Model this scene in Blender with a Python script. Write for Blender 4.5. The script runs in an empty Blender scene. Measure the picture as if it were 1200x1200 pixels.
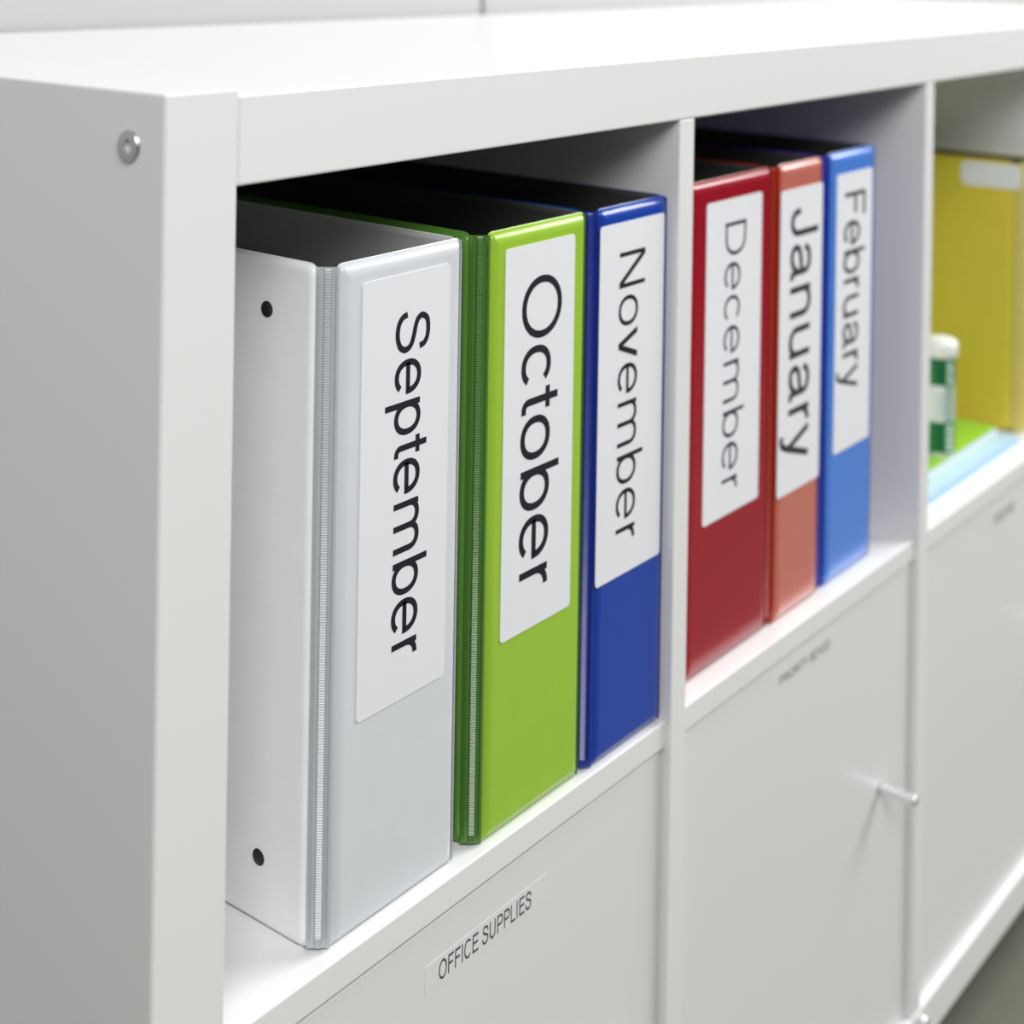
import bpy, bmesh, math, random
from mathutils import Matrix, Vector
random.seed(4)
K = 0.001                      # everything below is written in millimetres
S = bpy.context.scene
COL = S.collection

# ------------------------------------------------------------------ camera
T, SL, DV, H1, HS, H2, DEP, REC, BS = 37.0, 35.6, 16.0, 335.3, 14.6, 336.2, 390.0, 4.0, 30.4
W = 335.0
ZT = SL + H1 + HS + H2 + BS + 48.0          # height of the top surface above the floor
def mm(x, y, z): return Vector((x * K, y * K, z * K))

def make_camera():
    psi, pit, rol = math.radians(50.769), math.radians(-0.004), math.radians(0.895)
    f0 = Vector((math.sin(psi), math.cos(psi), 0)); r0 = Vector((math.cos(psi), -math.sin(psi), 0)); u0 = Vector((0, 0, 1))
    fw = f0 * math.cos(pit) - u0 * math.sin(pit); up = u0 * math.cos(pit) + f0 * math.sin(pit)
    r = r0 * math.cos(rol) + up * math.sin(rol); u = up * math.cos(rol) - r0 * math.sin(rol)
    M = Matrix(((r.x, u.x, -fw.x, 0), (r.y, u.y, -fw.y, 0), (r.z, u.z, -fw.z, 0), (0, 0, 0, 1)))
    M.translation = mm(-413.0, -438.45, ZT + 58.44)
    cd = bpy.data.cameras.new('camera'); co = bpy.data.objects.new('camera', cd); COL.objects.link(co)
    co.matrix_world = M
    cd.sensor_fit = 'HORIZONTAL'; cd.sensor_width = 36.0
    cd.lens = 1806.35 / 1200 * 36.0
    cd.shift_x = (600 - 520.02) / 1200; cd.shift_y = -(600 + 61.9) / 1200
    cd.clip_start = 0.02; cd.clip_end = 60
    cd.dof.use_dof = True; cd.dof.focus_distance = 0.700; cd.dof.aperture_fstop = 6.6
    S.camera = co
make_camera()

# ------------------------------------------------------------------ world, lights, exposure
wd = bpy.data.worlds.new('studio_world'); S.world = wd; wd.use_nodes = True
bg = wd.node_tree.nodes['Background']; bg.inputs['Color'].default_value = (1.0, 1.0, 1.0, 1); bg.inputs['Strength'].default_value = 0.165

def area(name, loc, target, sx, sy, power, col=(1, 1, 1)):
    ld = bpy.data.lights.new(name, 'AREA'); ld.shape = 'RECTANGLE'; ld.size = sx; ld.size_y = sy; ld.energy = power; ld.color = col
    o = bpy.data.objects.new(name, ld); COL.objects.link(o); o.location = loc
    o.rotation_euler = (Vector(target) - Vector(loc)).to_track_quat('-Z', 'Y').to_euler()
    return o
area('key_softbox', (1.05, -0.25, 2.49), (0.9, 0.0, 0.64), 0.36, 0.26, 7.5, (1.0, 1.0, 1.0))
area('left_softbox', (-0.85, -1.35, 2.14), (0.3, 0.0, 0.6), 1.5, 1.0, 36, (1.0, 1.0, 1.0))
area('right_softbox', (2.25, -0.90, 1.82), (0.6, 0.0, 0.6), 1.4, 1.0, 48, (1.0, 1.0, 1.0))

vs = S.view_settings
S.display_settings.display_device = 'sRGB'
vs.view_transform = 'Standard'; vs.look = 'None'; vs.gamma = 1.0; vs.use_curve_mapping = False
vs.exposure = 0.15
S.cycles.max_bounces = 10; S.cycles.diffuse_bounces = 6

# ------------------------------------------------------------------ materials
def srgb(r, g, b):
    def c(v):
        v /= 255.0
        return v / 12.92 if v <= 0.04045 else ((v + 0.055) / 1.055) ** 2.4
    return (c(r), c(g), c(b), 1.0)

MATS = {}
def mat(name, col, rough=0.5, metal=0.0, coat=0.0, coat_rough=0.1, spec=0.5, noise=None, bump=None, sheen=0.0):
    """noise = (scale, amount) gentle colour mottling; bump = (scale, strength, distance)"""
    if name in MATS: return MATS[name]
    m = bpy.data.materials.new(name); m.use_nodes = True
    nt = m.node_tree; b = nt.nodes['Principled BSDF']
    b.inputs['Base Color'].default_value = col; b.inputs['Roughness'].default_value = rough
    b.inputs['Metallic'].default_value = metal; b.inputs['Specular IOR Level'].default_value = spec
    b.inputs['Coat Weight'].default_value = coat; b.inputs['Coat Roughness'].default_value = coat_rough
    if noise or bump:
        tc = nt.nodes.new('ShaderNodeTexCoord')
    if noise:
        n = nt.nodes.new('ShaderNodeTexNoise'); n.inputs['Scale'].default_value = noise[0]; n.inputs['Detail'].default_value = 5
        nt.links.new(tc.outputs['Object'], n.inputs['Vector'])
        mr = nt.nodes.new('ShaderNodeMapRange'); mr.inputs['From Min'].default_value = 0.3; mr.inputs['From Max'].default_value = 0.7
        mr.inputs['To Min'].default_value = 1 - noise[1]; mr.inputs['To Max'].default_value = 1 + noise[1]
        nt.links.new(n.outputs['Fac'], mr.inputs['Value'])
        mx = nt.nodes.new('ShaderNodeMix'); mx.data_type = 'RGBA'; mx.blend_type = 'MULTIPLY'; mx.inputs['Factor'].default_value = 1
        mx.inputs[6].default_value = col
        nt.links.new(mr.outputs['Result'], mx.inputs[7]); nt.links.new(mx.outputs[2], b.inputs['Base Color'])
    if bump:
        n2 = nt.nodes.new('ShaderNodeTexNoise'); n2.inputs['Scale'].default_value = bump[0]; n2.inputs['Detail'].default_value = 4
        nt.links.new(tc.outputs['Object'], n2.inputs['Vector'])
        bp = nt.nodes.new('ShaderNodeBump'); bp.inputs['Strength'].default_value = bump[1]; bp.inputs['Distance'].default_value = bump[2]
        nt.links.new(n2.outputs['Fac'], bp.inputs['Height']); nt.links.new(bp.outputs['Normal'], b.inputs['Normal'])
    MATS[name] = m
    return m

M_LAM = mat('white_laminate', (0.83, 0.83, 0.822, 1), 0.32, noise=(3.0, 0.006))
M_DOOR = mat('white_door_lacquer', (0.78, 0.785, 0.775, 1), 0.38, noise=(3.0, 0.006))
M_WALL = mat('painted_wall', (0.465, 0.47, 0.463, 1), 0.7, bump=(420, 0.35, 0.0012))
M_WALLGAP = mat('wall_joint', (0.42, 0.425, 0.42, 1), 0.8)
M_FLOOR = mat('olive_floor', (0.13, 0.13, 0.10, 1), 0.6, noise=(14, 0.10))
M_STEEL = mat('satin_steel', (0.62, 0.64, 0.66, 1), 0.32, metal=1.0, noise=(60, 0.03))
M_SOCKET = mat('socket_steel', (0.25, 0.26, 0.27, 1), 0.4, metal=1.0)
M_CHROME = mat('knob_chrome', (0.86, 0.87, 0.90, 1), 0.22, metal=1.0)
M_RIVET = mat('black_rivet', (0.012, 0.012, 0.013, 1), 0.35)
M_PAPER = mat('label_paper', srgb(236, 237, 241), 0.55, noise=(40, 0.008))
M_INK = mat('label_ink', srgb(36, 36, 44), 0.85, spec=.15)
M_INKBLUE = mat('label_ink_blue_black', srgb(30, 34, 58), 0.85, spec=.15)
M_INKGREY = mat('label_ink_grey', srgb(58, 62, 66), 0.85, spec=.15)
M_TAPE = mat('clear_label_tape', (0.785, 0.79, 0.78, 1), 0.32)
M_TAPEINK = mat('tape_ink', srgb(78, 78, 80), 0.6)
M_RUBBER = mat('dark_foot', (0.03, 0.03, 0.03, 1), 0.6)

# ------------------------------------------------------------------ object helpers
def link(name, me, m=None, parent=None, loc=None):
    o = bpy.data.objects.new(name, me); COL.objects.link(o)
    if m is not None:
        for q in (m if isinstance(m, (list, tuple)) else [m]): me.materials.append(q)
    if parent is not None: o.parent = parent
    if loc is not None: o.location = loc
    return o

def finish(name, bm, m, parent=None, loc=None, smooth=False, angle=None):
    me = bpy.data.meshes.new(name)
    bmesh.ops.recalc_face_normals(bm, faces=bm.faces)
    bm.to_mesh(me); bm.free()
    if smooth:
        for p in me.polygons: p.use_smooth = True
        if angle is not None: me.set_sharp_from_angle(angle=math.radians(angle))
    return link(name, me, m, parent, loc)

def add_box(bm, x0, x1, y0, y1, z0, z1, bev=0.0, seg=2, mi=0):
    t = bmesh.new()
    bmesh.ops.create_cube(t, size=1.0)
    for v in t.verts:
        v.co = Vector(((x0 + x1) / 2 + v.co.x * (x1 - x0), (y0 + y1) / 2 + v.co.y * (y1 - y0), (z0 + z1) / 2 + v.co.z * (z1 - z0))) * K
    if bev > 0:
        bmesh.ops.bevel(t, geom=list(t.edges), offset=bev * K, segments=seg, profile=0.5, affect='EDGES')
    for f in t.faces: f.material_index = mi
    me = bpy.data.meshes.new('tmp'); t.to_mesh(me); t.free()
    bm.from_mesh(me); bpy.data.meshes.remove(me)

def box(name, m, parent, x0, x1, y0, y1, z0, z1, bev=1.0, seg=2, loc=None):
    bm = bmesh.new(); add_box(bm, x0, x1, y0, y1, z0, z1, bev, seg)
    return finish(name, bm, m, parent, loc)

def add_lathe(bm, prof, n=32, M=None, cap0=True, cap1=True, mi=0):
    """prof: list of (radius, height) in mm around +Z; M maps to place"""
    M = M or Matrix.Identity(4)
    rings = []
    for r, h in prof:
        rings.append([bm.verts.new(M @ (Vector((r * math.cos(2 * math.pi * i / n), r * math.sin(2 * math.pi * i / n), h)) * K)) for i in range(n)])
    for a, b in zip(rings[:-1], rings[1:]):
        for i in range(n):
            f = bm.faces.new((a[i], a[(i + 1) % n], b[(i + 1) % n], b[i])); f.material_index = mi
    if cap0: bm.faces.new(list(reversed(rings[0]))).material_index = mi
    if cap1: bm.faces.new(rings[-1]).material_index = mi

def empty(name, loc):
    o = bpy.data.objects.new(name, None); COL.objects.link(o); o.location = loc; o.empty_display_size = 0.05
    return o

def tag(o, label, cat, group=None):
    o['label'] = label; o['category'] = cat
    if group: o['group'] = group
    return o

RX = lambda a: Matrix.Rotation(math.radians(a), 4, 'X')
RY = lambda a: Matrix.Rotation(math.radians(a), 4, 'Y')
RZ = lambda a: Matrix.Rotation(math.radians(a), 4, 'Z')
TR = lambda x, y, z: Matrix.Translation(mm(x, y, z))

# ------------------------------------------------------------------ lettering: a plain grotesque drawn as strokes
def arc(cx, cy, rx, ry, a0, a1, n=22, e=2.15):
    out = []
    for i in range(n + 1):
        a = math.radians(a0 + (a1 - a0) * i / n); c, s = math.cos(a), math.sin(a)
        out.append((cx + rx * math.copysign(abs(c) ** (2 / e), c), cy + ry * math.copysign(abs(s) ** (2 / e), s)))
    return out
def spl(pts, n=6):
    P = [pts[0]] + list(pts) + [pts[-1]]; out = []
    for i in range(1, len(P) - 2):
        p0, p1, p2, p3 = P[i - 1], P[i], P[i + 1], P[i + 2]
        for k in range(n):
            t = k / n
            out.append(tuple(0.5 * (2 * p1[j] + (p2[j] - p0[j]) * t + (2 * p0[j] - 5 * p1[j] + 4 * p2[j] - p3[j]) * t * t + (3 * p1[j] - p0[j] - 3 * p2[j] + p3[j]) * t ** 3) for j in (0, 1)))
    out.append(tuple(pts[-1])); return out
# each glyph: (advance, [strokes], [polygons]);  stroke = (points, closed)
G = {
 'S': (.667, [(spl([(.56, .50), (.535, .60), (.45, .664), (.335, .682), (.205, .66), (.138, .56), (.17, .465), (.27, .41), (.40, .372), (.52, .31), (.567, .205), (.525, .10), (.43, .045), (.32, .03), (.20, .055), (.112, .128), (.082, .235)]), 0)], []),
 'O': (.778, [(arc(.389, .36, .308, .338, 0, 360, 40, 2.05)[:-1], 1)], []),
 'N': (.722, [([(.12, 0), (.12, .72)], 0), ([(.602, 0), (.602, .72)], 0)], [[(.078, .72), (.178, .72), (.644, 0), (.544, 0)]]),
 'D': (.722, [([(.13, 0), (.13, .72)], 0), ([(.10, .68)] + arc(.36, .36, .265, .32, 90, -90, 26) + [(.10, .04)], 0)], []),
 'J': (.500, [([(.385, .72), (.385, .20)] + arc(.235, .20, .15, .166, 0, -180, 20)[1:] + [(.085, .25)], 0)], []),
 'F': (.611, [([(.13, 0), (.13, .72)], 0), ([(.10, .68), (.575, .68)], 0), ([(.10, .372), (.51, .372)], 0)], []),
 'E': (.667, [([(.13, 0), (.13, .72)], 0), ([(.10, .68), (.61, .68)], 0), ([(.10, .375), (.58, .375)], 0), ([(.10, .04), (.62, .04)], 0)], []),
 'L': (.556, [([(.12, .72), (.12, 0)], 0), ([(.09, .04), (.53, .04)], 0)], []),
 'I': (.278, [([(.139, 0), (.139, .72)], 0)], []),
 'C': (.722, [(arc(.38, .36, .295, .335, 42, 318, 30), 0)], []),
 'U': (.722, [([(.13, .72), (.13, .26)] + arc(.36, .26, .23, .225, 180, 360, 22)[1:] + [(.59, .72)], 0)], []),
 'P': (.667, [([(.13, 0), (.13, .72)], 0), ([(.10, .68)] + arc(.40, .51, .19, .17, 90, -90, 18) + [(.10, .34)], 0)], []),
 'R': (.722, [([(.13, 0), (.13, .72)], 0), ([(.10, .68)] + arc(.42, .52, .19, .16, 90, -90, 18) + [(.10, .36)], 0), ([(.45, .36), (.58, .26), (.60, 0)], 0)], []),
 'B': (.667, [([(.13, 0), (.13, .72)], 0), ([(.10, .68)] + arc(.40, .53, .16, .15, 90, -90, 18) + [(.10, .38)], 0), ([(.40, .38)] + arc(.41, .21, .19, .17, 90, -90, 18) + [(.10, .04)], 0)], []),
 'T': (.611, [([(.305, 0), (.305, .72)], 0), ([(.03, .68), (.58, .68)], 0)], []),
 'X': (.667, [], [[(.02, .72), (.12, .72), (.645, 0), (.54, 0)], [(.54, .72), (.64, .72), (.12, 0), (.02, 0)]]),
 'Y': (.667, [([(.333, 0), (.333, .31)], 0)], [[(.02, .72), (.12, .72), (.37, .30), (.29, .28)], [(.55, .72), (.645, .72), (.375, .28), (.29, .30)]]),
 'V': (.667, [], [[(.02, .72), (.12, .72), (.38, 0), (.29, 0)], [(.55, .72), (.645, .72), (.38, 0), (.29, 0)]]),
 'e': (.556, [([(.085, .262), (.478, .262)] + arc(.278, .2615, .2, .237, 3, 318, 34)[0:], 0)], []),
 'o': (.556, [(arc(.278, .2615, .202, .238, 0, 360, 34)[:-1], 1)], []),
 'c': (.500, [(arc(.262, .2615, .19, .237, 40, 320, 30), 0)], []),
 'p': (.556, [([(.098, -.21), (.098, .523)], 0), (arc(.298, .2615, .19, .237, 0, 360, 34)[:-1], 1)], []),
 'b': (.556, [([(.098, 0), (.098, .72)], 0), (arc(.298, .2615, .19, .237, 0, 360, 34)[:-1], 1)], []),
 'n': (.556, [([(.107, 0), (.107, .523)], 0), ([(.107, .20)] + arc(.277, .33, .17, .167, 180, 0, 20) + [(.447, 0)], 0)], []),
 'u': (.556, [([(.447, 0), (.447, .523)], 0), ([(.107, .523)] + arc(.277, .193, .17, .167, 180, 360, 20) + [(.447, .32)], 0)], []),
 'm': (.833, [([(.107, 0), (.107, .523)], 0), ([(.107, .20)] + arc(.262, .335, .155, .162, 180, 0, 18) + [(.417, 0)], 0), ([(.417, .20)] + arc(.572, .335, .155, .162, 180, 0, 18) + [(.727, 0)], 0)], []),
 'r': (.333, [([(.107, 0), (.107, .523)], 0), ([(.107, .20)] + arc(.285, .29, .178, .2, 180, 88, 12), 0)], []),
 't': (.278, [([(.145, .68), (.145, .13)] + arc(.235, .13, .09, .093, 180, 270, 10)[1:] + [(.27, .037)], 0), ([(.02, .487), (.265, .487)], 0)], []),
 'v': (.500, [], [[(.012, .523), (.108, .523), (.295, 0), (.205, 0)], [(.392, .523), (.488, .523), (.295, 0), (.205, 0)]]),
 'y': (.500, [([(.44, .523), (.255, -.02)] + spl([(.225, -.09), (.19, -.145), (.14, -.17), (.055, -.163)]), 0)], [[(.012, .523), (.108, .523), (.30, .02), (.21, 0)]]),
 'a': (.556, [([(.425, .36), (.425, .10)] + spl([(.435, .06), (.47, .036), (.52, .045)]), 0), (spl([(.095, .365), (.125, .44), (.19, .48), (.275, .487), (.36, .468), (.415, .415), (.425, .34)]), 0), (spl([(.425, .305), (.35, .278), (.22, .262), (.12, .225), (.08, .15), (.11, .07), (.19, .035), (.29, .05), (.38, .11), (.425, .20)]), 0)], []),
 ' ': (.278, [], []),
}
def ribbon(pts, closed, w):
    n = len(pts); L = []; R = []
    for i in range(n):
        a = pts[(i - 1) % n] if (closed or i > 0) else pts[i]
        c = pts[(i + 1) % n] if (closed or i < n - 1) else pts[i]
        b = pts[i]
        d1 = Vector((b[0] - a[0], b[1] - a[1])); d2 = Vector((c[0] - b[0], c[1] - b[1]))
        if d1.length < 1e-9: d1 = d2
        if d2.length < 1e-9: d2 = d1
        d1.normalize(); d2.normalize(); d = d1 + d2
        if d.length < 1e-6: d = d1
        d.normalize(); nrm = Vector((-d.y, d.x)); k = 1.0 / max(0.55, nrm.dot(Vector((-d1.y, d1.x))))
        L.append((b[0] + nrm.x * w / 2 * k, b[1] + nrm.y * w / 2 * k)); R.append((b[0] - nrm.x * w / 2 * k, b[1] - nrm.y * w / 2 * k))
    return L, R
def text_mesh(name, s, fn, weight=.083, track=0.0, mi=0, bm=None):
    """fn(t, u): along the line t and up u, in em -> point in mm (tuple)"""
    own = bm is None
    if own: bm = bmesh.new()
    pen = 0.0
    lay = [0]
    def face(q):
        try:
            f = bm.faces.new([bm.verts.new((Vector(fn(*p)) + Vector((0, -.012 * (lay[0] % 4), 0))) * K) for p in q]); f.material_index = mi
        except ValueError: pass
    for ch in s:
        adv, strokes, polys = G[ch]
        for pts, closed in strokes:
            lay[0] += 1
            pts = [(p[0] + pen, p[1]) for p in pts]
            L, R = ribbon(pts, closed, weight); n = len(pts)
            for i in range(n if closed else n - 1):
                j = (i + 1) % n; face([L[i], R[i], R[j], L[j]])
        for pg in polys:
            lay[0] += 1; face([(p[0] + pen, p[1]) for p in pg])
        pen += adv + track
    return bm
def text_len(s, track=0.0): return sum(G[c][0] + track for c in s)

# ------------------------------------------------------------------ the setting
fl = box('floor', M_FLOOR, None, -9000, 15000, -13000, 402, -40, 0, 0); fl['kind'] = 'structure'
wl = box('wall_back', M_WALLGAP, None, -2500, 5200, 402, 480, -40, 2700, 0); wl['kind'] = 'structure'
px = [-2500, -1000, 662.5, 2100, 3600, 5200]
for a, b in zip(px[:-1], px[1:]):
    box('panel', M_WALL, wl, a + 3.5, b - 3.5, 394, 402.5, 0, 2700, 1.0)

# ------------------------------------------------------------------ shelving unit
Z0 = ZT; Z1 = Z0 - SL; Z2 = Z1 - H1; Z3 = Z2 - HS; Z4 = Z3 - H2; Z5 = Z4 - BS
XR = 4 * W + 3 * DV
unit = empty('shelving_unit', (0, 0, 0))
tag(unit, 'white laminate cube shelving unit with open cubbies over flat doors, against the wall', 'shelving')
sp_l = box('side_panel', M_LAM, unit, -T, 0, 0, DEP, Z5, Z0 + 2.6, 1.2, 3)
box('side_panel', M_LAM, unit, XR, XR + T, 0, DEP, Z5, Z0 + 2.6, 1.2, 3)
box('top_panel', M_LAM, unit, 0.15, XR - 0.15, 0, DEP, Z1, Z0, 1.2, 3)
box('bottom_panel', M_LAM, unit, 0.15, XR - 0.15, 0, DEP, Z5, Z4, 1.2, 3)
cells = []
for k in range(4):
    xa = k * (W + DV); cells.append((xa, xa + W))
    if k < 3: box('divider', M_LAM, unit, xa + W, xa + W + DV, 0.6, DEP, Z4 + .02, Z1 - .02, 0.7)
    box('shelf', M_LAM, unit, xa + 0.25, xa + W - 0.25, REC, DEP, Z3, Z2, 0.8)
for k, (xa, xb) in enumerate(cells):
    d = box('door', M_DOOR, unit, xa + 1.2, xb - 2.6, 6.0, 22.0, Z4 + 1.5, Z3 - 2.4, 0.7)
    # pin knob near the free edge
    bm = bmesh.new()
    add_lathe(bm, [(4.6, 0), (4.6, .8), (3.6, 1.4), (3.5, 20), (3.9, 23), (4.0, 26), (3.5, 27.2)], 24, TR(xb - 52, 6, Z2 - 161) @ RX(90))
    finish('knob', bm, M_CHROME, d, smooth=True, angle=35)
    if k < 3:
        txt, x0, x1, zt, zb, cap0, t0, t1, tl = [
            ('OFFICE SUPPLIES', 129.4, 224.3, Z2 - 35, Z2 - 48.2, Z2 - 46.0, 139.0, 211.8, 8.6),
            ('PRIORITY BOXES', 466, 562, Z2 - 22.0, Z2 - 36.0, Z2 - 32.6, 476.0, 549.5, 5.8),
            ('ENVELOPES', 846, 918, Z2 - 27, Z2 - 41, Z2 - 38, 857.0, 904.0, 8.0)][k]
        bm = bmesh.new()
        add_box(bm, x0, x1, 5.88, 6.05, zb, zt, 0)
        sx = (t1 - t0) / text_len(txt); sy = tl / .72
        text_mesh('lettering', txt, lambda t, u: (t0 + t * sx, 5.84, cap0 + u * sy), .095, mi=1, bm=bm)
        finish('door_label', bm, [M_TAPE, M_TAPEINK], d)
# bolt on the side panel, with its hex socket
bm = bmesh.new()
MB = TR(-T, 19.9, Z0 - 18.3) @ RY(-90)
add_lathe(bm, [(6.3, -.2), (6.3, .5), (5.7, 1.3), (4.6, 1.5), (2.7, 1.5), (2.3, -1.6), (.05, -1.7)], 36, MB, True, True)
bolt = finish('bolt', bm, M_STEEL, unit, smooth=True, angle=40); bolt['label'] = 'round steel bolt head'
bm = bmesh.new(); add_lathe(bm, [(2.25, -.9), (2.0, -1.2), (1.2, -1.3)], 6, MB, True, True); finish('hex_socket', bm, M_SOCKET, bolt)
# bolt under the second divider, on the front of the base
bm = bmesh.new(); add_lathe(bm, [(5.2, -.2), (5.2, 3.2), (4.4, 4.4), (2.6, 4.4), (2.3, 1.6)], 28, TR(702, 0, Z4 - 9.5) @ RX(90), True, True)
b2 = finish('bolt', bm, M_STEEL, unit, smooth=True, angle=40); b2['label'] = 'round steel bolt head'
for x in (-18, 343, 694, 1045, XR + 18):
    for y in (60, 340):
        bm = bmesh.new(); add_lathe(bm, [(14, 0), (16, 2), (16, 8), (11, 12), (11, 40), (19, 43), (19, 48.1)], 20, TR(x, y, 0)); finish('foot', bm, M_RUBBER, unit, smooth=True, angle=40)

# ------------------------------------------------------------------ ring binders
def rrect(u0, u1, v0, v1, r, n=4):
    r = max(r, 0.05); out = []
    for cx, cy, a in ((u1 - r, v1 - r, 0), (u0 + r, v1 - r, 90), (u0 + r, v0 + r, 180), (u1 - r, v0 + r, 270)):
        for i in range(n + 1):
            t = math.radians(a + 90 * i / n); out.append((cx + r * math.cos(t), cy + r * math.sin(t)))
    return out
def panel(name, m, parent, U, V, fn, r=5.0, pil=3.6, drop=2.0, th=3.6, smooth=True, lining=None):
    """padded board in a vinyl skin: fn(u, v, n) -> mm; n = 0 is the outer face, negative goes inward"""
    bm = bmesh.new(); rings = []
    prof = [(pil + 1.2, 0.0), (pil, 0.0), (pil * .72, -drop * .10), (pil * .45, -drop * .32), (pil * .25, -drop * .66), (pil * .2, -drop), (0.25, -drop), (0.0, -drop - .3), (0.25, -drop - .6), (2.6, -th)]
    for ins, n in prof:
        rings.append([bm.verts.new(Vector(fn(u, v, n)) * K) for u, v in rrect(U[0] + ins, U[1] - ins, V[0] + ins, V[1] - ins, r - ins * .6)])
    k = len(rings[0])
    for q, (a, b) in enumerate(zip(rings[:-1], rings[1:])):
        for i in range(k):
            f = bm.faces.new((a[i], a[(i + 1) % k], b[(i + 1) % k], b[i]))
            if lining and q >= len(rings) - 2: f.material_index = 1
    bm.faces.new(rings[0]); f = bm.faces.new(list(reversed(rings[-1])))
    if lining: f.material_index = 1; m = [m, lining]
    o = finish(name, bm, m, parent, smooth=smooth, angle=60)
    for p in o.data.polygons:
        if len(p.vertices) > 8: p.use_smooth = False
    return o

def hinge_strip(parent, m, side, Wd, Hh, c=8.0, ribs=True):
    """diagonal welded vinyl strip along the corner with a ribbed centre band"""
    bm = bmesh.new(); pitch = 1.12; n = int((Hh - 3) / (pitch / 2)); rows = []
    # across the strip: from the cover (y = c) to the spine (x = c)
    ts = [0.0, .10, .20, .33, .37, .63, .67, .80, .90, 1.0]
    hs = [0.0, .9, -.1, .1, 1.7, 1.7, .1, -.1, .9, 0.0]
    for i in range(n + 1):
        z = 1.2 + (Hh - 2.4) * i / n; row = []
        for j, t in enumerate(ts):
            x = 0.9 + (c - 0.4 - 0.9) * t; y = c * (1 - t) + 0.7 * t + 0.3
            off = (hs[j] + ((0.30 if (i % 2) else -0.15) if (j in (4, 5) and ribs) else 0.0)) * min(1.0, c / 8.0) * min(1.0, .25 + (z - 1.2) / 7, .25 + (Hh - 1.2 - z) / 7)
            x -= off * .707; y -= off * .707
            row.append(bm.verts.new(Vector((x if side < 0 else Wd - x, y, z)) * K))
        rows.append(row)
    for a, b in zip(rows[:-1], rows[1:]):
        for j in range(len(ts) - 1): bm.faces.new((a[j], a[j + 1], b[j + 1], b[j]))
    # inner skin closes the strip
    inner = []
    for z in (1.2, Hh - 1.2):
        inner.append([bm.verts.new(Vector(((x if side < 0 else Wd - x), y, z)) * K) for x, y in ((min(2.0, c * .6), c + .3), (c - .4, min(2.0, c * .7)))])
    bm.faces.new((inner[0][0], inner[1][0], inner[1][1], inner[0][1]))
    bm.faces.new(rows[-1] + [inner[1][1], inner[1][0]]); bm.faces.new(rows[0] + [inner[0][1], inner[0][0]])
    bm.faces.new([r[0] for r in rows] + [inner[1][0], inner[0][0]]); bm.faces.new([r[-1] for r in rows] + [inner[1][1], inner[0][1]])
    return finish('hinge', bm, m, parent)

def binder(name, x0, y0, Wd, Hh, depth, zb, mc, ms, mh, label=None, cat='binder', lab=None, word=None, yaw=0.0, pil=3.6, drop=2.0, r=5.0, rivets=False, lining=None):
    o = empty(name, mm(x0, y0, zb)); o.rotation_euler = (0, 0, math.radians(yaw))
    tag(o, label, cat, 'ring binders in the open cubbies')
    c = 8.0; c2 = 2.6
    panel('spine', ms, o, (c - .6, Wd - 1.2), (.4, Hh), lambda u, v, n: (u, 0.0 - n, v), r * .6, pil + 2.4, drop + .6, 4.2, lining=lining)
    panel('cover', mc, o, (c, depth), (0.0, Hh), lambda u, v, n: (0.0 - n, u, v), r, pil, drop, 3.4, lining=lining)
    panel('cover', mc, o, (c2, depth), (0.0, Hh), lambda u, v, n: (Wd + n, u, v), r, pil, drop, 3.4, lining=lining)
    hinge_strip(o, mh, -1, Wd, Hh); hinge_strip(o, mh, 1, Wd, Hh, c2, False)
    # ring mechanism on the inside of the left cover
    rm = box('ring_plate', M_STEEL, o, 3.3, 6.0, 34, 60, 8, Hh - 10, 1.0)
    for zc in (Hh * .14, Hh * .5, Hh * .86):
        bm = bmesh.new(); ns, nt = 22, 8; RR = min(Wd * .36, 26); rg = []
        for i in range(ns):
            a = 2 * math.pi * i / ns; row = []
            for j in range(nt):
                b = 2 * math.pi * j / nt; rr = RR + 1.6 * math.cos(b)
                row.append(bm.verts.new(Vector((5 + RR + rr * math.cos(a), 47 + rr * math.sin(a), zc + 1.6 * math.sin(b))) * K))
            rg.append(row)
        for i in range(ns):
            for j in range(nt): bm.faces.new((rg[i][j], rg[(i + 1) % ns][j], rg[(i + 1) % ns][(j + 1) % nt], rg[i][(j + 1) % nt]))
        finish('ring', bm, M_STEEL, rm, smooth=True)
    if rivets:
        for zc in (Hh - 23.5, 29.5):
            bm = bmesh.new(); add_lathe(bm, [(3.6, -.3), (3.6, .15), (3.2, .5), (1.4, .7)], 24, TR(0, 37.0, zc) @ RY(-90)); finish('rivet', bm, M_RIVET, o, smooth=True, angle=40)
    if lab:
        lx0, lx1, lz0, lz1 = lab
        bm = bmesh.new(); lo = rrect(lx0, lx1, lz0, lz1, 2.2)
        A = [bm.verts.new(Vector((u, -.42, v)) * K) for u, v in lo]; B = [bm.verts.new(Vector((u, -.02, v)) * K) for u, v in lo]
        bm.faces.new(A); bm.faces.new(list(reversed(B)))
        for i in range(len(A)): bm.faces.new((A[i], A[(i + 1) % len(A)], B[(i + 1) % len(A)], B[i]))
        lb = finish('spine_label', bm, M_PAPER, o); lb['label'] = 'white paper label'
        if word:
            s, xb, xt, zs, ze, wt, ink, slant = word
            sx = (zs - ze) / (text_len(s) - .10); su = (xt - xb) / .745
            bm = text_mesh('lettering', s, lambda t, u: (xb + u * su + slant * t, -.50, zs - (t - .05) * sx), wt)
            finish('lettering', bm, ink, lb)
    return o

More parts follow.
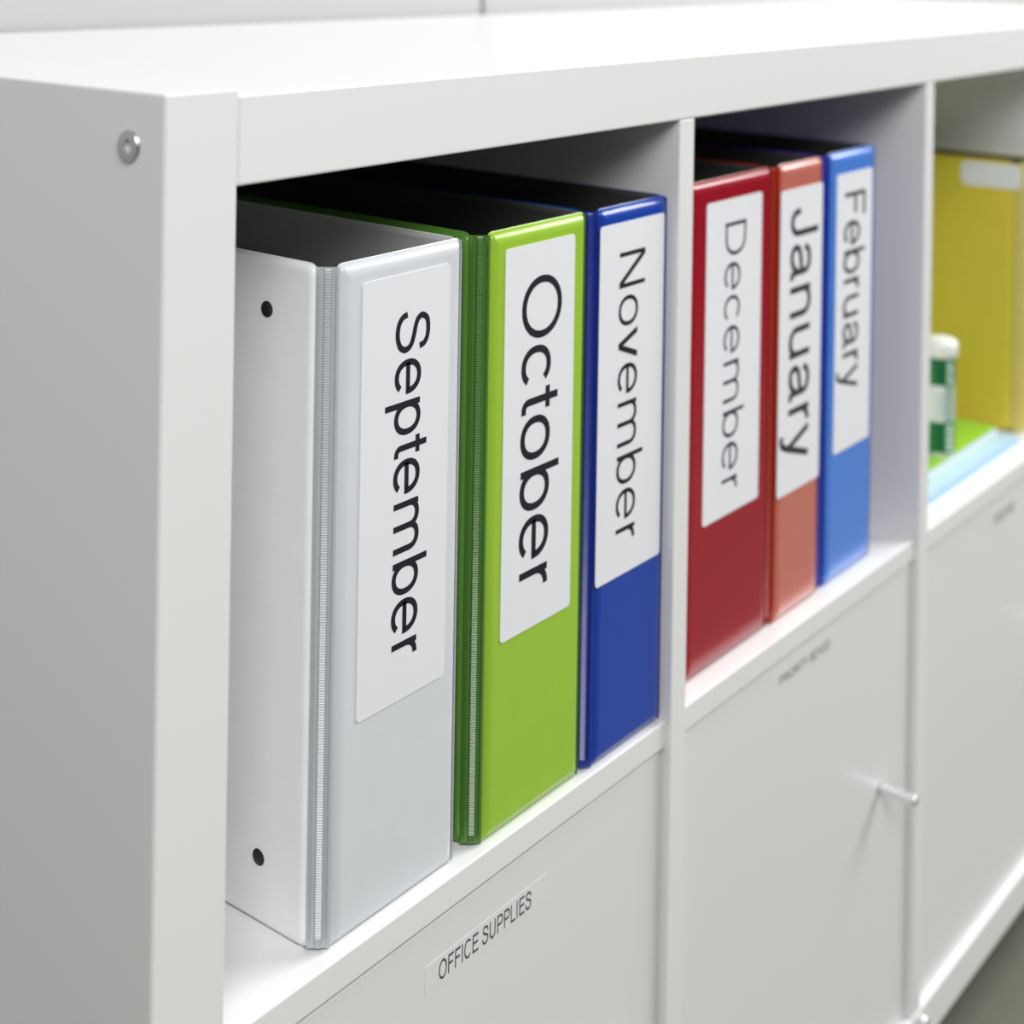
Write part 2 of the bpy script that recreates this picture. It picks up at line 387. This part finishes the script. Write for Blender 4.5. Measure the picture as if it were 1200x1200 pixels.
def vinyl(name, rgb, rough=.2, coat=0.0, cr=.2, spec=.5):
    return mat(name, srgb(*rgb), rough, coat=coat, coat_rough=cr, spec=spec, noise=(55, .018), bump=(300, .06, .0008))
ZB = Z2 + 0.2
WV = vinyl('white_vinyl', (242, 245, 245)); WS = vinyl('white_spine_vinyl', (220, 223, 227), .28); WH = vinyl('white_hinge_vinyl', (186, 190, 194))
GV = vinyl('green_shaded_vinyl', (82, 130, 48)); GS = vinyl('green_spine_vinyl', (158, 200, 60), .26); GH = vinyl('green_hinge_vinyl', (78, 122, 52))  # cover green is darkened to paint in shade beside the white binder
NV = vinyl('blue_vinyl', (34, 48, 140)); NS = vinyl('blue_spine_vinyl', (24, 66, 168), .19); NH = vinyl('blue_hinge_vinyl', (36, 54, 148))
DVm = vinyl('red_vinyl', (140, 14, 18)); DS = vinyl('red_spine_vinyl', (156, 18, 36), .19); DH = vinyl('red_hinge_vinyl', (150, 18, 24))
JV = vinyl('orange_red_vinyl', (150, 32, 10)); JS = vinyl('orange_red_spine_glare_vinyl', (202, 114, 98), .22, coat=.6); JH = vinyl('orange_red_hinge_vinyl', (168, 40, 14))  # spine colour is paled to carry the glare on its clear overlay
FV = vinyl('bright_blue_vinyl', (30, 52, 160)); FS = vinyl('bright_blue_spine_glare_vinyl', (78, 134, 224), .22, coat=.4); FH = vinyl('bright_blue_hinge_vinyl', (34, 62, 172))  # overlay glare is mixed into the paler spine blue
YV = vinyl('yellow_vinyl', (222, 202, 62), .28); YH = vinyl('yellow_hinge_vinyl', (216, 204, 120), .3)

L_SHADE = mat('shade_lining', (0.055, 0.055, 0.055, 1), .5, noise=(60, .03)); L_GREY = mat('grey_lining', (0.55, 0.56, 0.55, 1), .5, noise=(60, .03))  # near-black lining paints in the shade inside the coloured binders
def B(name, x0, y0, x1, mats, label, lab, word, **k):
    lx0, lx1, lz0, lz1 = lab; s, xb, xt, zs, ze, wt, ink, sl = word
    return binder(name, x0, y0, x1 - x0, 293.0, 268, ZB, mats[0], mats[1], mats[2], label,
                  lab=(lx0 - x0, lx1 - x0, lz0, lz1), word=(s, xb - x0, xt - x0, zs, ze, wt, ink, sl), **k)
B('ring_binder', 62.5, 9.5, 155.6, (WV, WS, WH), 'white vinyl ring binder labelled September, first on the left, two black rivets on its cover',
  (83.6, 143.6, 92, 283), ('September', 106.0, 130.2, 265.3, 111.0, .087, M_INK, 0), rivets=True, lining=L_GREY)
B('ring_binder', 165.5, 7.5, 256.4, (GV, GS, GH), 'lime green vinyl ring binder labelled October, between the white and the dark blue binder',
  (184.0, 243.0, 93, 283.5), ('October', 198.6, 232.0, 266.3, 112.5, .082, M_INK, 0), lining=L_SHADE)
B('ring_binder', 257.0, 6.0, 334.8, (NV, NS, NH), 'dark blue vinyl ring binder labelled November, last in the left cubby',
  (264.3, 328.2, 95, 284), ('November', 283.0, 309.4, 269.0, 113.0, .068, M_INK, 0), lining=L_SHADE)
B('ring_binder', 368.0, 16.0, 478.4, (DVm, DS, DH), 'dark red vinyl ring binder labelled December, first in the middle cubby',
  (393.6, 462.5, 88, 279.5), ('December', 415.8, 442.8, 266.9, 102.5, .060, M_INKBLUE, 0), lining=L_SHADE)
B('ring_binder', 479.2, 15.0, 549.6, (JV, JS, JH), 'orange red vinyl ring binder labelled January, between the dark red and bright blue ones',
  (486.2, 546.2, 80, 276.5), ('January', 500.6, 541.5, 262.7, 100.0, .088, M_INKGREY, 0), lining=L_SHADE)
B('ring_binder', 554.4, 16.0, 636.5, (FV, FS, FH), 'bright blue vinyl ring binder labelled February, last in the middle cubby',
  (570.8, 628.2, 87.3, 278), ('February', 583.0, 617.5, 265.5, 128.5, .085, M_INKGREY, 0), lining=L_SHADE)
binder('ring_binder', 988.0, 29.0, 46.0, 244.0, 225, ZB, YV, YV, YH, 'short yellow vinyl binder with a pale patch, standing in the right cubby', pil=7.0, drop=3.0, r=9.0, lining=L_SHADE)
yb = bpy.context.scene.objects['ring_binder.006']
bm = bmesh.new(); add_box(bm, -.35, -.05, 3, 58, 219.0, 241.0, 0)  # raised pale rounded patch near the top of the left cover
bmesh.ops.bevel(bm, geom=[e for e in bm.edges if abs(e.verts[0].co.x - e.verts[1].co.x) > 1e-6], offset=6 * K, segments=5, profile=.5, affect='EDGES')
finish('cover_patch', bm, M_PAPER, yb)['label'] = 'pale patch'

# ------------------------------------------------------------------ pads and the glue stick in the third cubby
def pad(name, x0, x1, y0, y1, z, h, cover, pages, label):
    o = empty(name, mm(x0, y0, z)); tag(o, label, 'notepad')
    box('page_block', pages, o, 0.6, x1 - x0 - .6, .4, y1 - y0 - .4, 0.9, h - .8, 0.3)
    box('cover', cover, o, 0, x1 - x0, 0, y1 - y0, h - .9, h, 0.3)
    box('backing_board', cover, o, 0, x1 - x0, 0, y1 - y0, 0, 1.0, 0.3)
    return o
M_BLUEC = mat('pale_blue_card', srgb(178, 206, 224), .5, noise=(30, .02)); M_BLUEP = mat('pale_blue_paper', srgb(160, 200, 228), .6)
M_GREENC = mat('lime_card', srgb(150, 204, 56), .4, noise=(30, .02)); M_WHITEP = mat('white_page_edges', srgb(226, 236, 248), .6)
pad('notepad', 712, 966, 23, 235, ZB, 6.0, M_BLUEC, M_BLUEP, 'pale blue pad lying flat on the shelf beneath the lime green pad')
pad('notepad', 734, 947, 36, 240, ZB + 6.0, 10.0, M_GREENC, M_WHITEP, 'lime green pad with white page edges, lying on the pale blue pad')

gs = empty('glue_stick', mm(841.5, 48.5, ZB + 16.0)); tag(gs, 'white capped glue stick with a green wrapper, standing on the lime green pad', 'glue')
M_GBODY = mat('glue_white_plastic', srgb(232, 236, 232), .35); M_GREENL = mat('glue_green_wrapper', srgb(18, 132, 70), .35, noise=(20, .03)); M_GDARK = mat('glue_dark_green', srgb(14, 96, 52), .35)
M_GGREY = mat('glue_grey_print', srgb(186, 196, 196), .5); M_GCAP = mat('glue_cap_plastic', srgb(240, 240, 234), .4)
bm = bmesh.new(); add_lathe(bm, [(12.6, 0), (13.3, 1), (13.3, 88)], 40); finish('body', bm, M_GBODY, gs, smooth=True, angle=40)
bm = bmesh.new(); add_lathe(bm, [(14.6, 81.5), (15.2, 82.5), (15.3, 90), (14.6, 93.5), (12, 95.4), (6, 96.4), (.5, 96.8)], 40); finish('cap', bm, M_GCAP, gs, smooth=True, angle=60)
# wrapper: green above and below a white band, printed strokes on it
def wrap(bm, r, z0, z1, a0, a1, n=20, mi=0):
    lo = [bm.verts.new(Vector((r * math.cos(math.radians(a0 + (a1 - a0) * i / n)), r * math.sin(math.radians(a0 + (a1 - a0) * i / n)), z0)) * K) for i in range(n + 1)]
    hi = [bm.verts.new(Vector((r * math.cos(math.radians(a0 + (a1 - a0) * i / n)), r * math.sin(math.radians(a0 + (a1 - a0) * i / n)), z1)) * K) for i in range(n + 1)]
    for i in range(n): bm.faces.new((lo[i], lo[i + 1], hi[i + 1], hi[i])).material_index = mi
bm = bmesh.new()
wrap(bm, 13.45, 3, 82, -60, 190, 40, 0)                      # green field
wrap(bm, 13.52, 29, 59, -150, 190, 40, 1)                    # white band
wrap(bm, 13.56, 59, 81, 188, 222, 6, 2); wrap(bm, 13.56, 4, 29, 188, 222, 6, 2)
wrap(bm, 13.50, 3, 82, 222, 302, 20, 0)
for k in range(6):
    z = 61 + k * 3.2; wrap(bm, 13.6, z, z + 2.0, 232, 262 - (k % 3) * 6, 5, 1)
    z = 6 + k * 3.7; wrap(bm, 13.6, z, z + 2.3, 232, 264 - (k % 2) * 7, 5, 1)
for k in range(4): wrap(bm, 13.6, 33 + k * 5.6, 35.2 + k * 5.6, 196, 250, 8, 3)
finish('wrapper', bm, [M_GREENL, M_GBODY, M_GDARK, M_GGREY], gs, smooth=True, angle=60)
